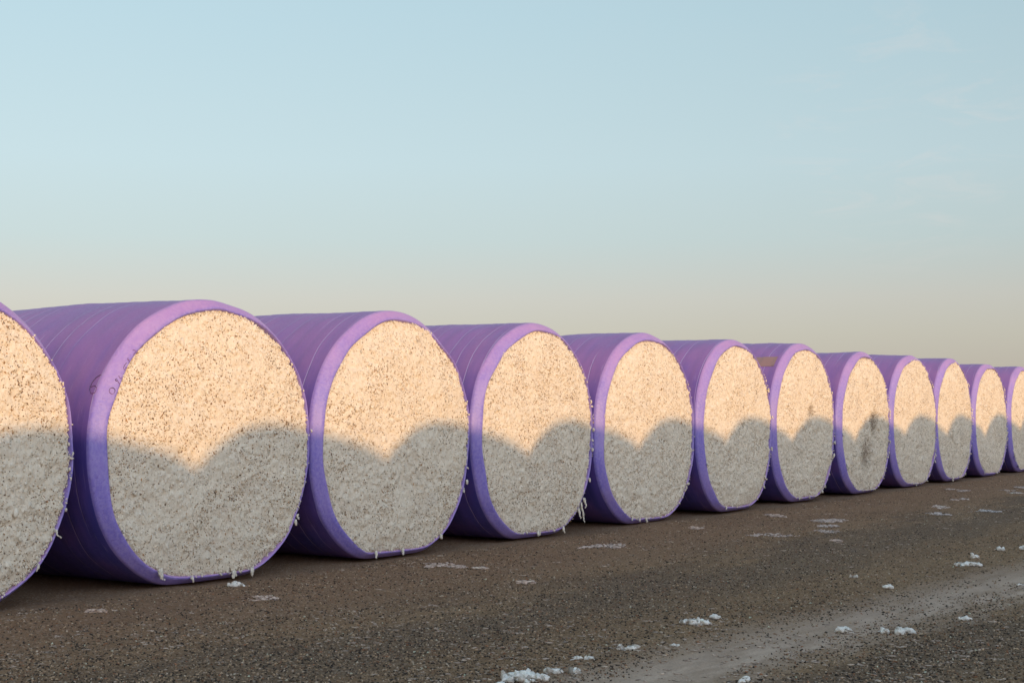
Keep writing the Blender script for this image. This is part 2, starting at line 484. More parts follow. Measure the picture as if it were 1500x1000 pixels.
for k, dt, n, W, H, lab in BALES:
    kw = {}
    if k >= 4: kw = dict(dirt=.85)
    if k == 0: kw = dict(extra=[(-.52, .06), (-.8, .04)], dirt=1.1)
    if k == 1: kw = dict(extra=[(-2.05, .07), (-2.08, .06), (-1.42, .09), (-1.40, .08), (-1.25, .07)])
    if k == 3: kw = dict(extra=[(-.78, .20), (-.76, .13), (-.70, .11), (-.85, .10), (-1.2, .09)], dirt=1.1)
    if k == 5: kw.update(notches=[(-.86, 1.62, .06), (-.74, 1.86, .05)])
    if k == 7: kw.update(hollows=[(-.14, .62, .30, .045), (.16, 1.14, .21, .035)])
    if k == 6: kw.update(hollows=[(.05, 1.33, .10, .03)])
    level = 0
    cnt = 11000 if k <= 3 else 9000
    ms = bale_meshes(W, H, 11 + k * 7, cnt, level, fine=k <= 6, fringe=(40, 14, 20, 60, 80, 95, 110, 120, 120, 120, 120, 120)[k], **kw)
    roots[k] = bale(T0 + PITCH * (k - 1) + dt, -n, ms, lab, G_ROW, R((0, .3, -.5, .4, -.3, .6, -.4, .2, -.6, .5, -.2, .3)[k]))

# marker writing and label patch lie on the film
def film_stroke(root, W, H, seed, pts, rad, mat, name='handwriting'):
    """pts: (angle, depth, inset); a thin line of ink on the film"""
    pts = np.array(pts)
    a, y, ins = pts.T
    P = wrap_surface(a, y, ins, W, H, seed)
    e = 1e-3
    T1 = wrap_surface(a + e, y, ins, W, H, seed) - P
    lat = np.array([0, 1, 0.])[None] + 0 * P
    Nn = np.cross(T1, lat); Nn /= np.linalg.norm(Nn, axis=1, keepdims=True)
    cen = np.array([0, 1.0, ZC * H])
    Nn *= np.sign((Nn * (P - cen)).sum(1))[:, None]
    P = P + Nn * .002
    D = np.gradient(P, axis=0); D /= np.linalg.norm(D, axis=1, keepdims=True) + 1e-9
    B = np.cross(D, Nn); B /= np.linalg.norm(B, axis=1, keepdims=True) + 1e-9
    taper = np.clip(np.minimum(np.arange(len(P)) + 1, len(P) - np.arange(len(P))) / 2., .4, 1)[:, None]
    V = np.stack([P - B * rad * taper, P + Nn * .0015, P + B * rad * taper, P - Nn * .0015], 1).reshape(-1, 3)
    F = []
    for i in range(len(P) - 1):
        for j in range(4):
            F.append((i * 4 + j, i * 4 + (j + 1) % 4, i * 4 + 4 + (j + 1) % 4, i * 4 + 4 + j))
    obj(name, build_mesh(name, V, [np.array(F), np.array([[3, 2, 1, 0], [len(V) - 4, len(V) - 3, len(V) - 2, len(V) - 1]])]), mat, root)

#@W0@
WRITING = [
 ('dark', [(2.678,0.1013,0.0),(2.6828,0.1124,0.0),(2.6899,0.1234,0.0),(2.697,0.1344,0.0),(2.7041,0.1417,0.0),(2.7136,0.1454,0.0),(2.7231,0.1528,0.0),(2.7326,0.1564,0.0),(2.7421,0.1601,0.0),(2.7539,0.1601,0.0),(2.7634,0.1638,0.0),(2.7753,0.1601,0.0),(2.7848,0.1601,0.0),(2.7966,0.1528,0.0)]),
 ('faint', [(2.7966,0.1528,0.0),(2.8061,0.1417,0.0),(2.8156,0.1271,0.0),(2.8156,0.116,0.0),(2.8133,0.105,0.0),(2.8061,0.094,0.0),(2.7966,0.0914,0.0005),(2.7848,0.0927,0.0002),(2.7753,0.094,0.0),(2.7658,0.105,0.0),(2.7611,0.116,0.0),(2.7611,0.1307,0.0),(2.7658,0.1417,0.0),(2.7729,0.1528,0.0)]),
 ('dark', [(2.7706,0.0288,0.0604),(2.7658,0.0288,0.0604),(2.7611,0.0288,0.0604),(2.7587,0.0288,0.0604),(2.7539,0.0272,0.0626),(2.7516,0.0257,0.0648),(2.7492,0.0242,0.067),(2.7468,0.0212,0.0714),(2.7468,0.0197,0.0736),(2.7468,0.017,0.0777),(2.7492,0.0147,0.0815),(2.7516,0.0125,0.0852),(2.7539,0.0113,0.0871),(2.7563,0.0091,0.0909),(2.7611,0.0091,0.0909),(2.7658,0.0079,0.0928),(2.7706,0.0079,0.0928),(2.7753,0.0079,0.0928)]),
 ('faint', [(2.7753,0.0079,0.0928),(2.7777,0.0079,0.0928),(2.7824,0.0091,0.0909),(2.7848,0.0102,0.089),(2.7872,0.0113,0.0871),(2.7872,0.0125,0.0852),(2.7895,0.0136,0.0834),(2.7895,0.0159,0.0796),(2.7919,0.017,0.0777),(2.7895,0.0182,0.0758),(2.7895,0.0212,0.0714),(2.7872,0.0227,0.0692),(2.7872,0.0242,0.067),(2.7848,0.0257,0.0648),(2.7824,0.0257,0.0648),(2.78,0.0272,0.0626),(2.7753,0.0288,0.0604),(2.7729,0.0288,0.0604)]),
 ('dark', [(2.6733,0.0159,0.0796),(2.6733,0.017,0.0777),(2.6757,0.0182,0.0758),(2.678,0.0197,0.0736),(2.6804,0.0212,0.0714),(2.6828,0.0212,0.0714),(2.6875,0.0212,0.0714),(2.6875,0.0197,0.0736),(2.6899,0.0182,0.0758),(2.6899,0.0159,0.0796),(2.6899,0.0147,0.0815),(2.6875,0.0147,0.0815),(2.6828,0.0136,0.0834),(2.6804,0.0136,0.0834)]),
 ('faint', [(2.6852,0.0125,0.0852),(2.6875,0.0113,0.0871),(2.6899,0.0102,0.089),(2.6923,0.0091,0.0909),(2.6946,0.0068,0.0947),(2.697,0.0056,0.0966),(2.6994,0.0045,0.0985),(2.6994,0.0031,0.1016),(2.7018,0.0034,0.1034),(2.7041,0.0034,0.1034),(2.7041,0.0034,0.1034),(2.7065,0.0034,0.1034),(2.7089,0.0034,0.1034),(2.7089,0.0034,0.1034)]),
 ('faint', [(2.6472,0.0159,0.0796),(2.6496,0.0147,0.0815),(2.6543,0.0125,0.0852),(2.6567,0.0113,0.0871),(2.6591,0.0091,0.0909),(2.6614,0.0068,0.0947),(2.6614,0.0045,0.0985),(2.6614,0.0033,0.1025),(2.6591,0.0034,0.1034),(2.6591,0.0034,0.1034),(2.6567,0.0034,0.1034),(2.652,0.0034,0.1034),(2.6472,0.0034,0.1034),(2.6425,0.0034,0.1034)]),
 ('dark', [(2.5357,0.0091,0.0909),(2.5381,0.0102,0.089),(2.5428,0.0102,0.089),(2.5452,0.0102,0.089),(2.55,0.0102,0.089),(2.5523,0.0113,0.0871),(2.5547,0.0113,0.0871),(2.5594,0.0113,0.0871),(2.5618,0.0113,0.0871),(2.5666,0.0113,0.0871),(2.5689,0.0113,0.0871),(2.5737,0.0113,0.0871),(2.576,0.0113,0.0871),(2.5808,0.0102,0.089)]),
 ('faint', [(2.5808,0.0102,0.089),(2.5855,0.0079,0.0928),(2.5903,0.0056,0.0966),(2.5927,0.0034,0.1034),(2.5927,0.0034,0.1034),(2.5903,0.0034,0.1034),(2.5855,0.0034,0.1034),(2.5808,0.0034,0.1034),(2.5737,0.0034,0.1034),(2.5689,0.0034,0.1034),(2.5666,0.0034,0.1034),(2.5666,0.0034,0.1034),(2.5689,0.0034,0.1034),(2.5737,0.0045,0.0985)]),
 ('faint', [(2.493,0.0136,0.0834),(2.5001,0.0136,0.0834),(2.5049,0.0136,0.0834),(2.5096,0.0125,0.0852),(2.5096,0.0102,0.089),(2.5096,0.0068,0.0947),(2.5096,0.0034,0.1004),(2.5073,0.0034,0.1034),(2.5096,0.0034,0.1034),(2.512,0.0034,0.1034),(2.5167,0.0034,0.1034),(2.5215,0.0034,0.1034),(2.5239,0.0034,0.1034),(2.5286,0.0034,0.1034)]),
 ('faint', [(2.4242,0.017,0.0777),(2.4219,0.0125,0.0852),(2.4195,0.0079,0.0928),(2.4171,0.0045,0.0985),(2.4171,0.0034,0.1034),(2.4219,0.0034,0.1034),(2.429,0.0034,0.1034),(2.4314,0.0034,0.1034),(2.4314,0.0034,0.1034),(2.4385,0.0034,0.1034),(2.4456,0.0034,0.1034),(2.4503,0.0034,0.1034),(2.4551,0.0034,0.1034),(2.4574,0.0045,0.0985)]),
]
#@W1@
for shade, pts in WRITING:
    film_stroke(roots[1], 2.414, 2.251, 18, pts, .0042 if shade == 'dark' else .0034, M_INK if shade == 'dark' else M_FAINT)
aa, yy = np.meshgrid(np.linspace(2.19, 2.373, 24), np.linspace(.145, .62, 24), indexing='ij')
P = wrap_surface(aa.ravel(), yy.ravel(), np.zeros(aa.size), 2.319, 2.345, 53)
cen = np.stack([np.zeros(len(P)), yy.ravel(), np.full(len(P), ZC * 2.345)], 1); D = P - cen
P = P + D / np.linalg.norm(D, axis=1, keepdims=True) * .004
ii = np.arange(23)[:, None] * 24; jj = np.arange(23)[None]
obj('label_patch', build_mesh('label_patch', P, [np.stack([ii + jj, ii + jj + 24, ii + jj + 25, ii + jj + 1], -1).reshape(-1, 4)]), M_PATCH, roots[6])


# ------------------------------------------------------------------ the facing row behind the viewer, whose shadow falls across the scene
SUN_AZ, DIST = R(21.3), 15.0
SUN_EL = math.atan(.975 / DIST * math.cos(SUN_AZ))
far_ms = bale_meshes(2.315, 2.235, 501, 1500, 0, na=160, strands=6, fine=False)
adj = {0: .16, 1: .15, 2: .10, 3: .12, 4: .10, 5: -.03, 6: -.08, 7: .0, 8: -.07, 9: -.04, 10: .15}
for m in range(-4, 12):
    px = T0 + .46 + 2.42 * m + adj.get(m + 1, .1) * .9 - DIST * math.tan(SUN_AZ)
    bale(px, -DIST, far_ms, 'purple wrapped cotton bale in the facing row across the yard', 'cotton bales in the facing row across the yard', math.pi)

# ------------------------------------------------------------------ ground
CAMX, CAMY, CAMZ = 0., -8.60, 1.385
HEAD, PITCHUP = R(33.61), R(2.55)
FPX = 2169.4
fwd = np.array([math.cos(HEAD), math.sin(HEAD)]); right = np.array([math.sin(HEAD), -math.cos(HEAD)])

def track_centre(x): return -4.98 - .085 * (np.clip(x, 3, 16) - 8)

def axis(fine0, fine1, step, outer):
    lo = [fine0 - o for o in outer[::-1]]; hi = [fine1 + o for o in outer]
    return np.concatenate([lo, np.arange(fine0, fine1 + 1e-6, step), hi])
gx = axis(3.6, 36., .045, [.3, 1, 3, 10, 40, 200, 1000, 4000])
gy = axis(-7.4, .6, .045, [.3, 1, 3, 10, 40, 200, 1000, 4000])
X, Y = np.meshgrid(gx, gy)
P = np.stack([X.ravel(), Y.ravel(), np.zeros(X.size)], 1)
inside = (P[:, 0] > 3.6) & (P[:, 0] < 36) & (P[:, 1] > -7.4) & (P[:, 1] < .6)
PT = P * np.array([.35, 1, 1])
tr = np.exp(-((P[:, 1] - track_centre(P[:, 0])) / .42) ** 2)
hgt = .010 * vnoise(P, .9, 41) + .006 * vnoise(PT, 3.2, 42) + (.0055 * vnoise(P, 9, 43) + .0035 * vnoise(P, 19, 44)) * (1 - .75 * tr) - .018 * tr
hgt -= .014 + .01 * np.clip((P[:, 1] + .35) / .3, 0, 1)
P[:, 2] = np.where(inside, hgt, -.014)
nxg, nyg = len(gx), len(gy)
i = np.arange(nyg - 1)[:, None] * nxg; j = np.arange(nxg - 1)[None]
F = np.stack([i + j, i + j + 1, i + j + nxg + 1, i + j + nxg], -1).reshape(-1, 4)

k = NT('yard_dirt')
tc = k.n('ShaderNodeTexCoord'); ob = tc.outputs['Object']
sp = k.n('ShaderNodeSeparateXYZ'); k.l(ob, sp.inputs[0])
big = k.noise(k.mapping(ob, (.45, 1.3, 1)), 1.0, 4, .6)
mid = k.noise(k.mapping(ob, (1., 2.2, 1)), 2.2, 4, .6)
grain = k.noise(ob, 75, 3, .7)
grain2 = k.noise(ob, 190, 2, .6)
vor = k.n('ShaderNodeTexVoronoi'); k.l(ob, vor.inputs['Vector']); vor.inputs['Scale'].default_value = 85
vsep = k.n('ShaderNodeSeparateColor'); k.l(vor.outputs['Color'], vsep.inputs[0])
ctr = k.math('MULTIPLY_ADD', k.math('SUBTRACT', k.math('MINIMUM', sp.outputs[0], 16.0), 8.0), -.085, -4.98)
dy = k.math('SUBTRACT', sp.outputs[1], ctr)
dyn = k.math('ADD', dy, k.math('MULTIPLY', k.math('SUBTRACT', mid, .5), .75))
trk = k.ramp(k.math('ABSOLUTE', dyn), .04, .70, 1, 0)
band = k.ramp(k.math('ABSOLUTE', k.math('ADD', k.math('ADD', sp.outputs[1], 3.1), k.math('MULTIPLY', k.math('SUBTRACT', big, .5), 2.4))), .25, 1.0, 1, 0)
band2 = k.ramp(k.math('ABSOLUTE', k.math('ADD', dy, k.math('ADD', .95, k.math('MULTIPLY', k.math('SUBTRACT', big, .5), 1.4)))), .15, .55, 1, 0)
brown = k.ramp(k.math('ADD', sp.outputs[1], k.math('MULTIPLY', big, 1.2)), -2.6, -.4)
c = k.mix(k.ramp(big, .3, .7), (.205, .108, .048), (.28, .155, .069))
c = k.mix(k.math('MULTIPLY', brown, .6), c, (.215, .112, .060))
dark = k.math('MAXIMUM', band, band2)
c = k.mix(k.math('MULTIPLY', dark, .55), c, (.095, .060, .037))
loose = k.math('SUBTRACT', 1.0, trk)
c = k.mix(k.math('MULTIPLY', k.ramp(grain, .52, .72, 0, .75), k.ramp(mid, .3, .7, .5, 1)), c, (.34, .23, .155))
c = k.mix(k.ramp(grain, .47, .30, 0, .75), c, (.036, .025, .018))
c = k.mix(k.ramp(vsep.outputs[0], .88, .97, 0, .6), c, (.46, .34, .24))
c = k.mix(k.ramp(vsep.outputs[1], .86, .96, 0, .6), c, (.022, .018, .015))
tcol = k.mix(k.ramp(mid, .3, .75), (.39, .258, .168), (.57, .39, .265))
tcol = k.mix(k.ramp(grain, .55, .3, 0, .35), tcol, (.16, .115, .085))
c = k.mix(k.math('MULTIPLY', trk, k.ramp(k.noise(k.mapping(ob, (.8, 5, 1)), 1.6, 3, .6), .25, .6, .55, .95)), c, tcol)
k.l(c, k.b.inputs['Base Color']); k.b.inputs['Roughness'].default_value = .95; k.b.inputs['Specular IOR Level'].default_value = .15
nb = k.bump(grain, .9, .010); nb = k.bump(vor.outputs['Distance'], .5, .006, nb); nb = k.bump(grain2, .5, .003, nb)
k.l(nb, k.b.inputs['Normal'])
g = obj('ground', build_mesh('ground', P, [F]), k.m)
tag(g, 'brown gravelly dirt yard with a pale compacted wheel track', 'ground', kind='structure')

def ground_z(x, y):
    q = np.stack([x, y, np.zeros_like(x)], 1); qt = q * np.array([.35, 1, 1])
    t = np.exp(-((y - track_centre(x)) / .42) ** 2)
    h = .010 * vnoise(q, .9, 41) + .006 * vnoise(qt, 3.2, 42) + (.0055 * vnoise(q, 9, 43) + .0035 * vnoise(q, 19, 44)) * (1 - .75 * t) - .018 * t
    return h - .014 - .01 * np.clip((y + .35) / .3, 0, 1)

# loose gravel and hulls
def yard_points(n, near):
    """more grains close to the road edge, fewer far along the row"""
    s = rng.random(n)
    dist = 1 / (1 / 7.0 + (1 / 34. - 1 / 7.0) * s) if near else 7 + 25 * np.sqrt(s)
    lat = (rng.random(n) * 2 - 1) * .40
    return dist * fwd[0] + dist * lat * right[0] + CAMX, dist * fwd[1] + dist * lat * right[1] + CAMY
x1, y1 = yard_points(120000, True); x2, y2 = yard_points(30000, False)
x, y = np.r_[x1, x2], np.r_[y1, y2]
q = np.stack([x, y * 1.6, 0 * x], 1)
dens = .74 + .45 * vnoise(q, .7, 61) + .3 * vnoise(q, 3, 62)
dens -= .75 * np.exp(-((y - track_centre(x)) / .42) ** 2)
dens += .35 * np.exp(-((y + 3.0) / .8) ** 2) + .3 * np.exp(-((y - track_centre(x) + 1.0) / .45) ** 2)
keep = (rng.random(len(x)) < dens) & (y < -.12) & (y > -7.3)
x, y = x[keep], y[keep]; n = len(x)
rad = .0030 + .0045 * rng.random(n) ** 2.0
Ax = np.stack([rng.normal(size=n), rng.normal(size=n), .25 * rng.normal(size=n)], 1)
C = np.stack([x, y, ground_z(x, y) + rad * .35], 1)
OCT = (np.array([(1, 0, 0), (-1, 0, 0), (0, 1, 0), (0, -1, 0), (0, 0, 1), (0, 0, -1)], float),
       np.array([(0, 2, 4), (2, 1, 4), (1, 3, 4), (3, 0, 4), (2, 0, 5), (1, 2, 5), (3, 1, 5), (0, 3, 5)], np.int32))
ICO.append(OCT)
V, F = blobs(C, Ax, rad, rad * (1.1 + 1.2 * rng.random(n)), 3, .3)
t = rng.random(n)
pal = np.array([[.37, .235, .13], [.045, .028, .017], [.20, .12, .066], [.52, .37, .245], [.26, .11, .05]])
cc = pal[np.digitize(t, [.30, .62, .86, .93])] * (1 + .25 * rng.normal(size=(n, 1)))
gr = obj('gravel', build_mesh('gravel', V, [F], False, np.repeat(np.clip(cc, .01, .6), 6, 0)), M_GRAVEL)
tag(gr, 'loose gravel and seed hulls scattered over the dirt yard', 'gravel', kind='stuff')

# tiny crumbs of lint nobody could count
x1, y1 = yard_points(2600, True); x2, y2 = yard_points(2200, False)
x, y = np.r_[x1, x2], np.r_[y1, y2]
q = np.stack([x, y * 1.5, 0 * x], 1)
keep = (vnoise(q, .8, 71) + .5 * vnoise(q, 2.5, 72) + .35 * rng.normal(size=len(x)) > .25) & (y < -.2) & (y > -7)
x, y = x[keep], y[keep]
rep = 4
x = np.repeat(x, rep) + rng.normal(size=len(x) * rep) * .018; y = np.repeat(y, rep) + rng.normal(size=len(y) * rep) * .018
n = len(x); rad = .003 + .007 * rng.random(n) ** 2
C = np.stack([x, y, ground_z(x, y) + .003], 1)
Ax = np.stack([rng.normal(size=n) + .6, rng.normal(size=n) - .9, .1 * rng.normal(size=n)], 1)
V, F = blobs(C, Ax, rad, rad * (1.2 + 2 * rng.random(n)), 0, .4, flat=.5)
cc = np.array([.44, .31, .215]) * (1 + .25 * rng.normal(size=(n, 1)))
li = obj('lint', build_mesh('lint', V, [F], True, np.repeat(np.clip(cc, .03, .75), 12, 0)), M_LINT)
tag(li, 'tiny dirty crumbs of cotton lint strewn over the dirt', 'lint', kind='stuff')

# ------------------------------------------------------------------ fallen cotton
G_CL = 'white cotton clumps dropped on the dirt'
G_MT = 'flat mats of cotton lint trodden into the dirt'
def clump(x, y, w, label, lumps, tall=1., dirty=.0, twigs=0, deep=.5, seed=0, spots=None):
    w = w * .95; tall = tall * 1.0
    r = np.random.default_rng(900 + seed)
    n = int(lumps * 2.6)
    s = np.clip(r.normal(size=n) * .38, -1, 1); d = np.clip(r.normal(size=n) * .4, -1, 1)
    if spots is not None:
        pick = r.integers(0, len(spots), n); s = np.array(spots)[pick, 0] + r.normal(size=n) * .10; d = np.array(spots)[pick, 1] + r.normal(size=n) * .12
    lx = s * w * .5 * right[0] + d * w * .5 * deep * fwd[0]
    ly = s * w * .5 * right[1] + d * w * .5 * deep * fwd[1]
    rad = np.clip(np.exp(r.normal(size=n) * .3), .5, 1.45) * min(.0105, w * .11)
    gz = float(ground_z(np.array([x]), np.array([y]))[0])
    cz = rad * .7 + tall * np.clip(.030 * (w / .2) ** .5, .010, .034) * np.exp(-(s ** 2 + d ** 2) * 1.2) * .75 * r.random(n)
    C = np.stack([lx, ly, cz], 1)
    Ax = np.stack([r.normal(size=n), r.normal(size=n), .35 * r.normal(size=n)], 1)
    V, F = blobs(C, Ax, rad, rad * (1.1 + 1.3 * r.random(n) ** 2), 2, .2, r=r)
    wc, wa, wr = [], [], []
    for q in range(max(3, lumps // 3)):
        i0 = r.integers(0, n); p = C[i0].copy(); a = r.random() * 6.283; rd = .0042
        for st in range(r.integers(3, 8)):
            a += r.normal() * .5; p = p + np.array([math.cos(a), math.sin(a), .35 * r.normal() - .15]) * .0075; p[2] = max(p[2], .002)
            wc.append(p.copy()); wa.append([math.cos(a), math.sin(a), .1]); wr.append(rd); rd *= .86
    V2, F2 = blobs(np.array(wc), np.array(wa), np.array(wr), np.array(wr) * 1.7, 2, .2, r=r)
    F = np.concatenate([F, F2 + len(V)]); V = np.concatenate([V, V2])
    V += np.stack([vnoise(V + seed, 95, 5 + i) for i in range(3)], 1) * .0022
    V[:, 2] = np.maximum(V[:, 2], -.004)
    cc = np.array([.82, .71, .58]) * (1 + .07 * r.normal(size=(n, 1)))
    m = r.random(n) < dirty; cc[m] = np.array([.42, .33, .25]) * (1 + .2 * r.normal(size=(m.sum(), 1)))
    cc = np.concatenate([cc, np.tile([.74, .66, .56], (len(wc), 1))])
    me = build_mesh('cotton_clump', V, [F], True, np.repeat(np.clip(cc, .05, .88), 162, 0))
    o = obj('cotton_clump', me, M_FLUFF); o.location = (x, y, gz)
    tag(o, label, 'cotton clump', G_CL)
    for q in range(twigs):
        a = r.random() * 6.28; L = w * (.35 + .35 * r.random()); p0 = np.array([(r.random() - .5) * w * .5 * right[0], (r.random() - .5) * w * .5 * right[1], .012 + .015 * r.random()])
        pts = [p0 + np.array([math.cos(a + .2 * i), math.sin(a + .2 * i), .08 - .05 * i]) * L * i / 4 for i in range(5)]
        V, F = [], []
        for i, p in enumerate(pts):
            for h in range(5):
                rr_ = .0032 * (1 - .12 * i)
                V.append(p + np.array([rr_ * math.cos(h * 1.2566) * math.sin(a), -rr_ * math.cos(h * 1.2566) * math.cos(a), rr_ * math.sin(h * 1.2566)]))
            if i:
                for h in range(5): F.append(((i - 1) * 5 + h, (i - 1) * 5 + (h + 1) % 5, i * 5 + (h + 1) % 5, i * 5 + h))
        obj('twig', build_mesh('twig', np.array(V), [np.array(F)]), M_TWIG, o)
    return o

def mat(x, y, w, dep, label, seed, white=.3, n=None, strips=1):
    r = np.random.default_rng(1500 + seed)
    n = n or int(260 * max(w, .12) ** .9 + 40)
    n *= 3
    sx = (r.random(n) * 2 - 1); sy = (r.random(n) * 2 - 1)
    q = np.stack([sx * 1.3 + seed, sy * 1.6 * strips, np.zeros(n)], 1)
    keep = vnoise(q, 1.6, 80 + seed) + .9 * vnoise(q, 4.5, 81 + seed) + .45 * r.normal(size=n) > 1.1 * (sx ** 2 + sy ** 2) - .50
    sx, sy = sx[keep], sy[keep]
    D2 = ((sx[:, None] - sx[None]) * w / 2) ** 2 + ((sy[:, None] - sy[None]) * dep / 2) ** 2
    comp = np.arange(len(sx))
    for _ in range(40): comp = np.where(D2 < .038 ** 2, comp[None], 10 ** 6).min(1)
    main = np.bincount(comp).argmax(); sx, sy = sx[comp == main], sy[comp == main]
    n = len(sx)
    lx = sx * w / 2 * right[0] + sy * dep / 2 * fwd[0]; ly = sx * w / 2 * right[1] + sy * dep / 2 * fwd[1]
    gz0 = float(ground_z(np.array([x]), np.array([y]))[0])
    gz = ground_z(x + lx, y + ly) - gz0
    rad = .0045 + .008 * r.random(n) ** 1.5
    C = np.stack([lx, ly, gz + .002 + .012 * r.random(n) ** 2], 1)
    Ax = np.stack([r.normal(size=n) + .4, r.normal(size=n) - .6, .12 * r.normal(size=n)], 1)
    V, F = blobs(C, Ax, rad, rad * (1.1 + 1.3 * r.random(n)), 1, .35, flat=.55, r=r)
    base = np.array([.64, .43, .30]) * (1 - white) + np.array([.72, .70, .66]) * white
    cc = base * (.92 + .22 * r.normal(size=(n, 1)))
    o = obj('cotton_mat', build_mesh('cotton_mat', V, [F], True, np.repeat(np.clip(cc, .05, .85), 42, 0)), M_LINT)
    o.location = (x, y, gz0)
    tag(o, label, 'cotton mat', G_MT)
    return o

clump(6.469, -4.386, .25, 'biggest white cotton clump, with dark twigs through it, at the bottom of the yard', 62, 1.2, .12, 5, .8, 1)
clump(6.237, -4.381, .087, 'small white clump just left of the biggest twiggy clump', 12, .9, .05, 0, .7, 2)
clump(7.159, -4.283, .055, 'left one of two tiny white tufts above the dirty cotton string', 5, .4, .0, 0, .6, 3)
clump(7.196, -4.338, .06, 'right one of two tiny white tufts above the dirty cotton string', 6, .4, .15, 0, .5, 4)
clump(6.761, -4.428, .17, 'dirty grey string of cotton with a white end, right of the biggest clump', 22, .2, .55, 1, .25, 5, [(-.8, 0), (-.5, .1), (-.2, 0), (.75, .2), (.85, -.1)])
clump(8.634, -4.276, .22, 'long beige cotton clump lying left of a round white ball', 46, .5, .5, 0, .35, 6)
clump(8.927, -4.270, .075, 'round white cotton ball at the right end of the long beige clump', 16, 1.1, .0, 0, 1., 7)
clump(7.869, -4.524, .052, 'small bent white tuft below the long beige clump', 6, .3, .0, 0, .6, 8, [(-.6, .3), (0, -.2), (.7, -.3)])
clump(6.992, -5.382, .08, 'white tuft lowest in the yard, beyond the pale track', 11, 1., .1, 1, .8, 9, [(0, .4), (.2, .0), (-.6, -.5)])
clump(8.933, -5.149, .15, 'white clump on the pale track with a brown twig at its left', 30, 1., .15, 2, .7, 10, [(0, 0), (.3, -.1), (.5, -.2), (-.1, .2), (.2, .2)])
clump(9.069, -5.457, .23, 'white clump with a brown knob at its left, at the near edge of the track', 46, 1., .14, 2, .7, 11, [(-.7, .1), (.1, .1), (.3, .2), (.5, 0), (.1, -.5), (.7, -.1)])
clump(11.188, -4.654, .09, 'plump white tuft alone at the far edge of the pale track', 12, 1., .0, 0, .6, 12, [(-.5, -.2), (0, 0), (.4, .3)])
clump(11.705, -4.183, .07, 'tiny white tuft with a beige tail, left of the plump lone tuft', 7, .5, .3, 0, .6, 13)
clump(13.171, -4.675, .24, 'long knobbly white clump beyond the track, nearest the right edge but three', 40, .8, .15, 1, .5, 14, [(-.8, .1), (-.5, .3), (-.1, .3), (.2, .2), (.5, 0), (.8, -.2), (-.2, -.4)])
clump(13.930, -4.517, .10, 'small looped white tuft just above the long knobbly clump', 12, 1.3, .05, 1, .6, 15, [(.2, .8), (-.4, 0), (0, -.3), (.5, 0)])
clump(14.877, -4.491, .09, 'white two-lobed tuft between the looped tuft and the right edge', 11, 1., .0, 0, .6, 16, [(-.4, 0), (.4, .2)])
clump(15.011, -4.693, .12, 'white clump cut by the right edge of the picture', 16, 1.6, .0, 0, .8, 17)
clump(9.778, -5.663, .085, 'flat white tuft lying in dark gravel on the near side of the track', 10, .3, .0, 0, .4, 18)
clump(12.112, -5.396, .048, 'speck of white cotton on the track close to the right edge', 5, .6, .1, 0, .8, 19)
clump(8.560, -.30, .15, 'white wad of cotton fallen under the bale marked 6', 22, .8, .15, 0, .5, 20)
clump(7.552, -4.362, .13, 'faint dirty crumb of cotton left of the small bent tuft', 12, .2, .75, 1, .5, 21, [(.5, .1), (-.4, .4), (.8, 0)])

MATS = [
 (7.999, -1.04, .38, .42, 'pale lint mat in front of the bale marked 6', .10),
 (10.616, -.76, .54, .50, 'long lint mat at the foot of the second largest whole bale', .15),
 (10.604, -1.216, .13, .12, 'small lint scrap just right of the mat by the second whole bale', .10),
 (12.893, -1.118, .54, .50, 'bright lint mat in front of the bale with dangling strands', .18),
 (15.169, -1.941, .80, .85, 'widest lint mat, a long ragged strip in the middle distance', .25),
 (17.495, -1.684, .52, .60, 'upper one of three lint mats right of the widest strip', .28),
 (16.676, -1.99, .26, .32, 'middle one of three lint mats right of the widest strip', .30),
 (15.85, -2.317, .24, .40, 'lowest of three lint mats touching the right end of the widest strip', .28),
 (18.01, -.763, .33, .40, 'lint mat just in front of the bale with the label patch', .15),
 (20.785, -2.039, .24, .55, 'upper one of two small pale mats left of the whitest mat', .25),
 (19.298, -2.475, .26, .50, 'lower one of two small pale mats left of the whitest mat', .45),
 (20.424, -2.761, .37, .85, 'whitest lint mat, large and bright towards the right edge', .60),
 (24.943, -1.139, .38, .45, 'thin lint mat in front of the third bale from the right edge', .30),
 (25.213, -.791, .13, .30, 'lint scrap at the left of the thin mat before the far bales', .30),
 (25.479, -1.572, .46, .85, 'left one of the far lint strips at the right edge', .35),
 (24.744, -1.922, .50, .70, 'middle one of the far lint strips at the right edge', .35),
 (26.802, -1.599, .34, .70, 'far lint strip running out of the right edge', .40),
 (10.056, -2.05, .15, .18, 'narrow lint scrap lying alone in the middle of the dirt', .05),
 (14.844, -2.812, .12, .25, 'faint lint scrap below the three mats', .10),
 (6.898, -.625, .15, .12, 'thin lint scrap in front of the gap between the two nearest bales', .02),
 (22.695, -1.799, .12, .30, 'right one of two lint specks before the far bales', .30),
 (22.438, -1.716, .10, .25, 'left one of two lint specks before the far bales', .20),
 (15.458, -.875, .17, .25, 'small lint scrap in front of the bale left of the label patch bale', .10),
]
for i, (x, y, w, dep, lab, wh) in enumerate(MATS):
    mat(x, y, w, dep, lab, i, wh)

# ------------------------------------------------------------------ light and sky
SUNDIR = Vector((-math.sin(SUN_AZ) * math.cos(SUN_EL), -math.cos(SUN_AZ) * math.cos(SUN_EL), math.sin(SUN_EL)))
sl = bpy.data.lights.new('sun', 'SUN'); sl.energy = 1.38; sl.angle = R(.53); sl.color = (1., .665, .35)
so = bpy.data.objects.new('sun', sl); COL.objects.link(so)
so.rotation_euler = SUNDIR.to_track_quat('Z', 'Y').to_euler()

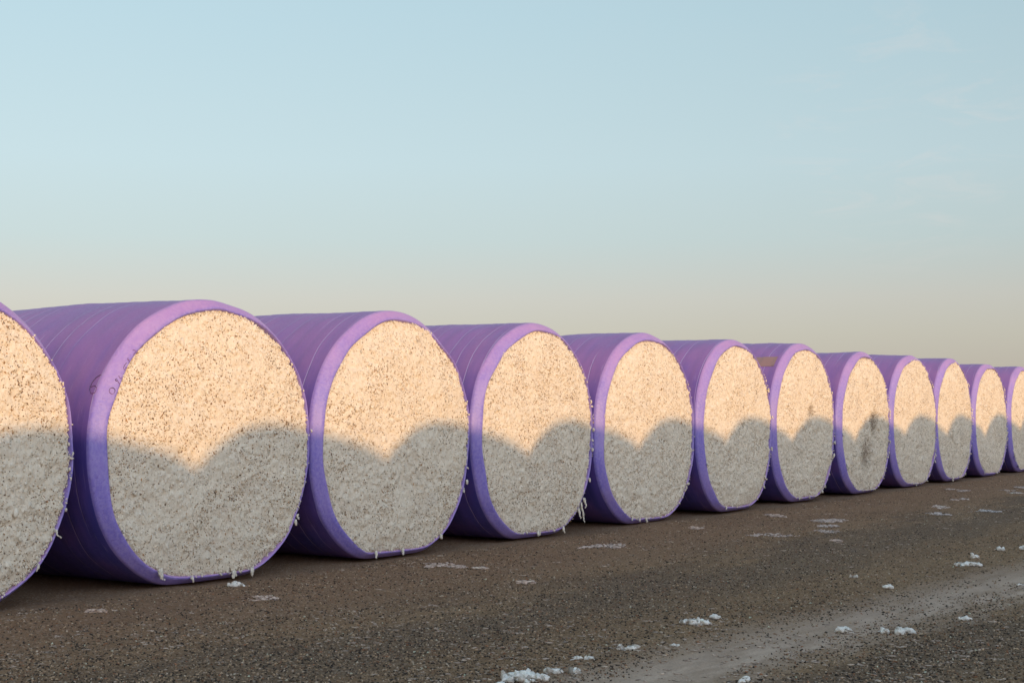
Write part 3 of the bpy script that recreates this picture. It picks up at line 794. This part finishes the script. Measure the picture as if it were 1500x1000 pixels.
WISP_DIR = (.933, .313, .177)
wd = bpy.data.worlds.new('World'); S.world = wd; wd.use_nodes = True
nt = wd.node_tree; nt.nodes.clear()
wo = nt.nodes.new('ShaderNodeOutputWorld'); bg = nt.nodes.new('ShaderNodeBackground')
sky = nt.nodes.new('ShaderNodeTexSky'); sky.sky_type = 'NISHITA'; sky.sun_disc = False
sky.sun_elevation = SUN_EL; sky.sun_rotation = math.atan2(SUNDIR.x, SUNDIR.y)
sky.air_density = 1.; sky.dust_density = 1.6; sky.ozone_density = 1.
def wn(k, **kw):
    x = nt.nodes.new(k)
    for a, v in kw.items(): setattr(x, a, v)
    return x
def wmath(op, a, b=None, c=None):
    x = wn('ShaderNodeMath', operation=op)
    for i, v in enumerate((a, b, c)):
        if v is None: continue
        if isinstance(v, bpy.types.NodeSocket): nt.links.new(v, x.inputs[i])
        else: x.inputs[i].default_value = v
    return x.outputs[0]
def wrange(v, lo, hi, a=0., b=1.):
    x = wn('ShaderNodeMapRange', interpolation_type='SMOOTHSTEP'); nt.links.new(v, x.inputs[0])
    for i, q in enumerate((lo, hi, a, b)): x.inputs[i + 1].default_value = q
    return x.outputs[0]
def wmix(f, a, b, mode='MIX'):
    x = wn('ShaderNodeMix', data_type='RGBA', blend_type=mode)
    if isinstance(f, bpy.types.NodeSocket): nt.links.new(f, x.inputs[0])
    else: x.inputs[0].default_value = f
    for i, v in ((6, a), (7, b)):
        if isinstance(v, tuple): x.inputs[i].default_value = (*v, 1)
        else: nt.links.new(v, x.inputs[i])
    return x.outputs[2]
BGS, EXPO, SKYGAIN = .15, 1.0, 2.38
def lin(c): return tuple((((v / 255 + .055) / 1.055) ** 2.4 if v > 10 else v / 255 / 12.92) / (BGS * 2 ** EXPO) for v in c)
wtc = wn('ShaderNodeTexCoord'); wsp = wn('ShaderNodeSeparateXYZ'); nt.links.new(wtc.outputs['Generated'], wsp.inputs[0])
cr = wn('ShaderNodeValToRGB'); nt.links.new(wmath('MULTIPLY', wsp.outputs[2], 1.0), cr.inputs[0])
cr.color_ramp.interpolation = 'EASE'
STOPS = [(0., (190, 178, 164)), (.049, (203, 200, 186)), (.072, (206, 206, 197)), (.112, (198, 214, 214)), (.162, (197, 219, 225)), (.259, (186, 214, 225)), (.55, (160, 194, 216)), (1., (132, 168, 204))]
while len(cr.color_ramp.elements) < len(STOPS): cr.color_ramp.elements.new(.5)
cr.color_ramp.interpolation = 'LINEAR'
for e, (pz, c) in zip(cr.color_ramp.elements, STOPS):
    e.position = pz; e.color = (*lin(c), 1)
def wdot(v):
    x = wn('ShaderNodeVectorMath', operation='DOT_PRODUCT'); nt.links.new(wtc.outputs['Generated'], x.inputs[0]); x.inputs[1].default_value = v
    return x.outputs['Value']
ds = wdot((SUNDIR.x, SUNDIR.y, 0.))
# darker at right angles to the sun, as clear skies are
fac = wmath('MULTIPLY_ADD', wmath('ABSOLUTE', ds), .44, .646)
fac = wmath('MAXIMUM', fac, wrange(wsp.outputs[2], .3, .8, 0, .95))
grad = wmix(1.0, cr.outputs[0], fac, 'MULTIPLY')
# a few thin cirrus wisps
wmp = wn('ShaderNodeMapping'); nt.links.new(wtc.outputs['Generated'], wmp.inputs[0]); wmp.inputs['Scale'].default_value = (9, 9, 34); wmp.inputs['Rotation'].default_value = (0, .12, 0)
wnz = wn('ShaderNodeTexNoise'); nt.links.new(wmp.outputs[0], wnz.inputs['Vector']); wnz.inputs['Scale'].default_value = 1.6; wnz.inputs['Detail'].default_value = 5; wnz.inputs['Roughness'].default_value = .62; wnz.inputs['Distortion'].default_value = .8
wisp = wrange(wnz.outputs['Fac'], .46, .70, 0, 1)
wl = wrange(wdot(WISP_DIR), .9945, .9990, 0, 1)
cir = wmath('MULTIPLY', wisp, wmath('MULTIPLY_ADD', wl, .18, .008))
grad = wmix(cir, grad, lin((230, 219, 214)))
wsun = wrange(ds, .0, .8)
glow = wmix(wrange(wsp.outputs[2], .02, .55), lin((232, 236, 242)), lin((174, 209, 254)))
glow = wmix(1.0, glow, (SKYGAIN, SKYGAIN, SKYGAIN), 'MULTIPLY')
final = wmix(wsun, grad, wmix(.2, glow, sky.outputs[0]))
nt.links.new(final, bg.inputs[0]); bg.inputs[1].default_value = BGS
nt.links.new(bg.outputs[0], wo.inputs[0])


# ------------------------------------------------------------------ camera
cd = bpy.data.cameras.new('camera'); cam = bpy.data.objects.new('camera', cd); COL.objects.link(cam)
cd.sensor_width = 36; cd.lens = FPX / 1500 * 36; cd.clip_end = 12000; cd.clip_start = .05
cam.location = (CAMX, CAMY, CAMZ)
cam.rotation_euler = (R(90) + PITCHUP, 0, -(R(90) - HEAD))
S.camera = cam
S.view_settings.view_transform = 'Standard'; S.view_settings.look = 'None'; S.view_settings.exposure = EXPO; S.view_settings.gamma = 1
S.render.resolution_x, S.render.resolution_y = 1024, 682
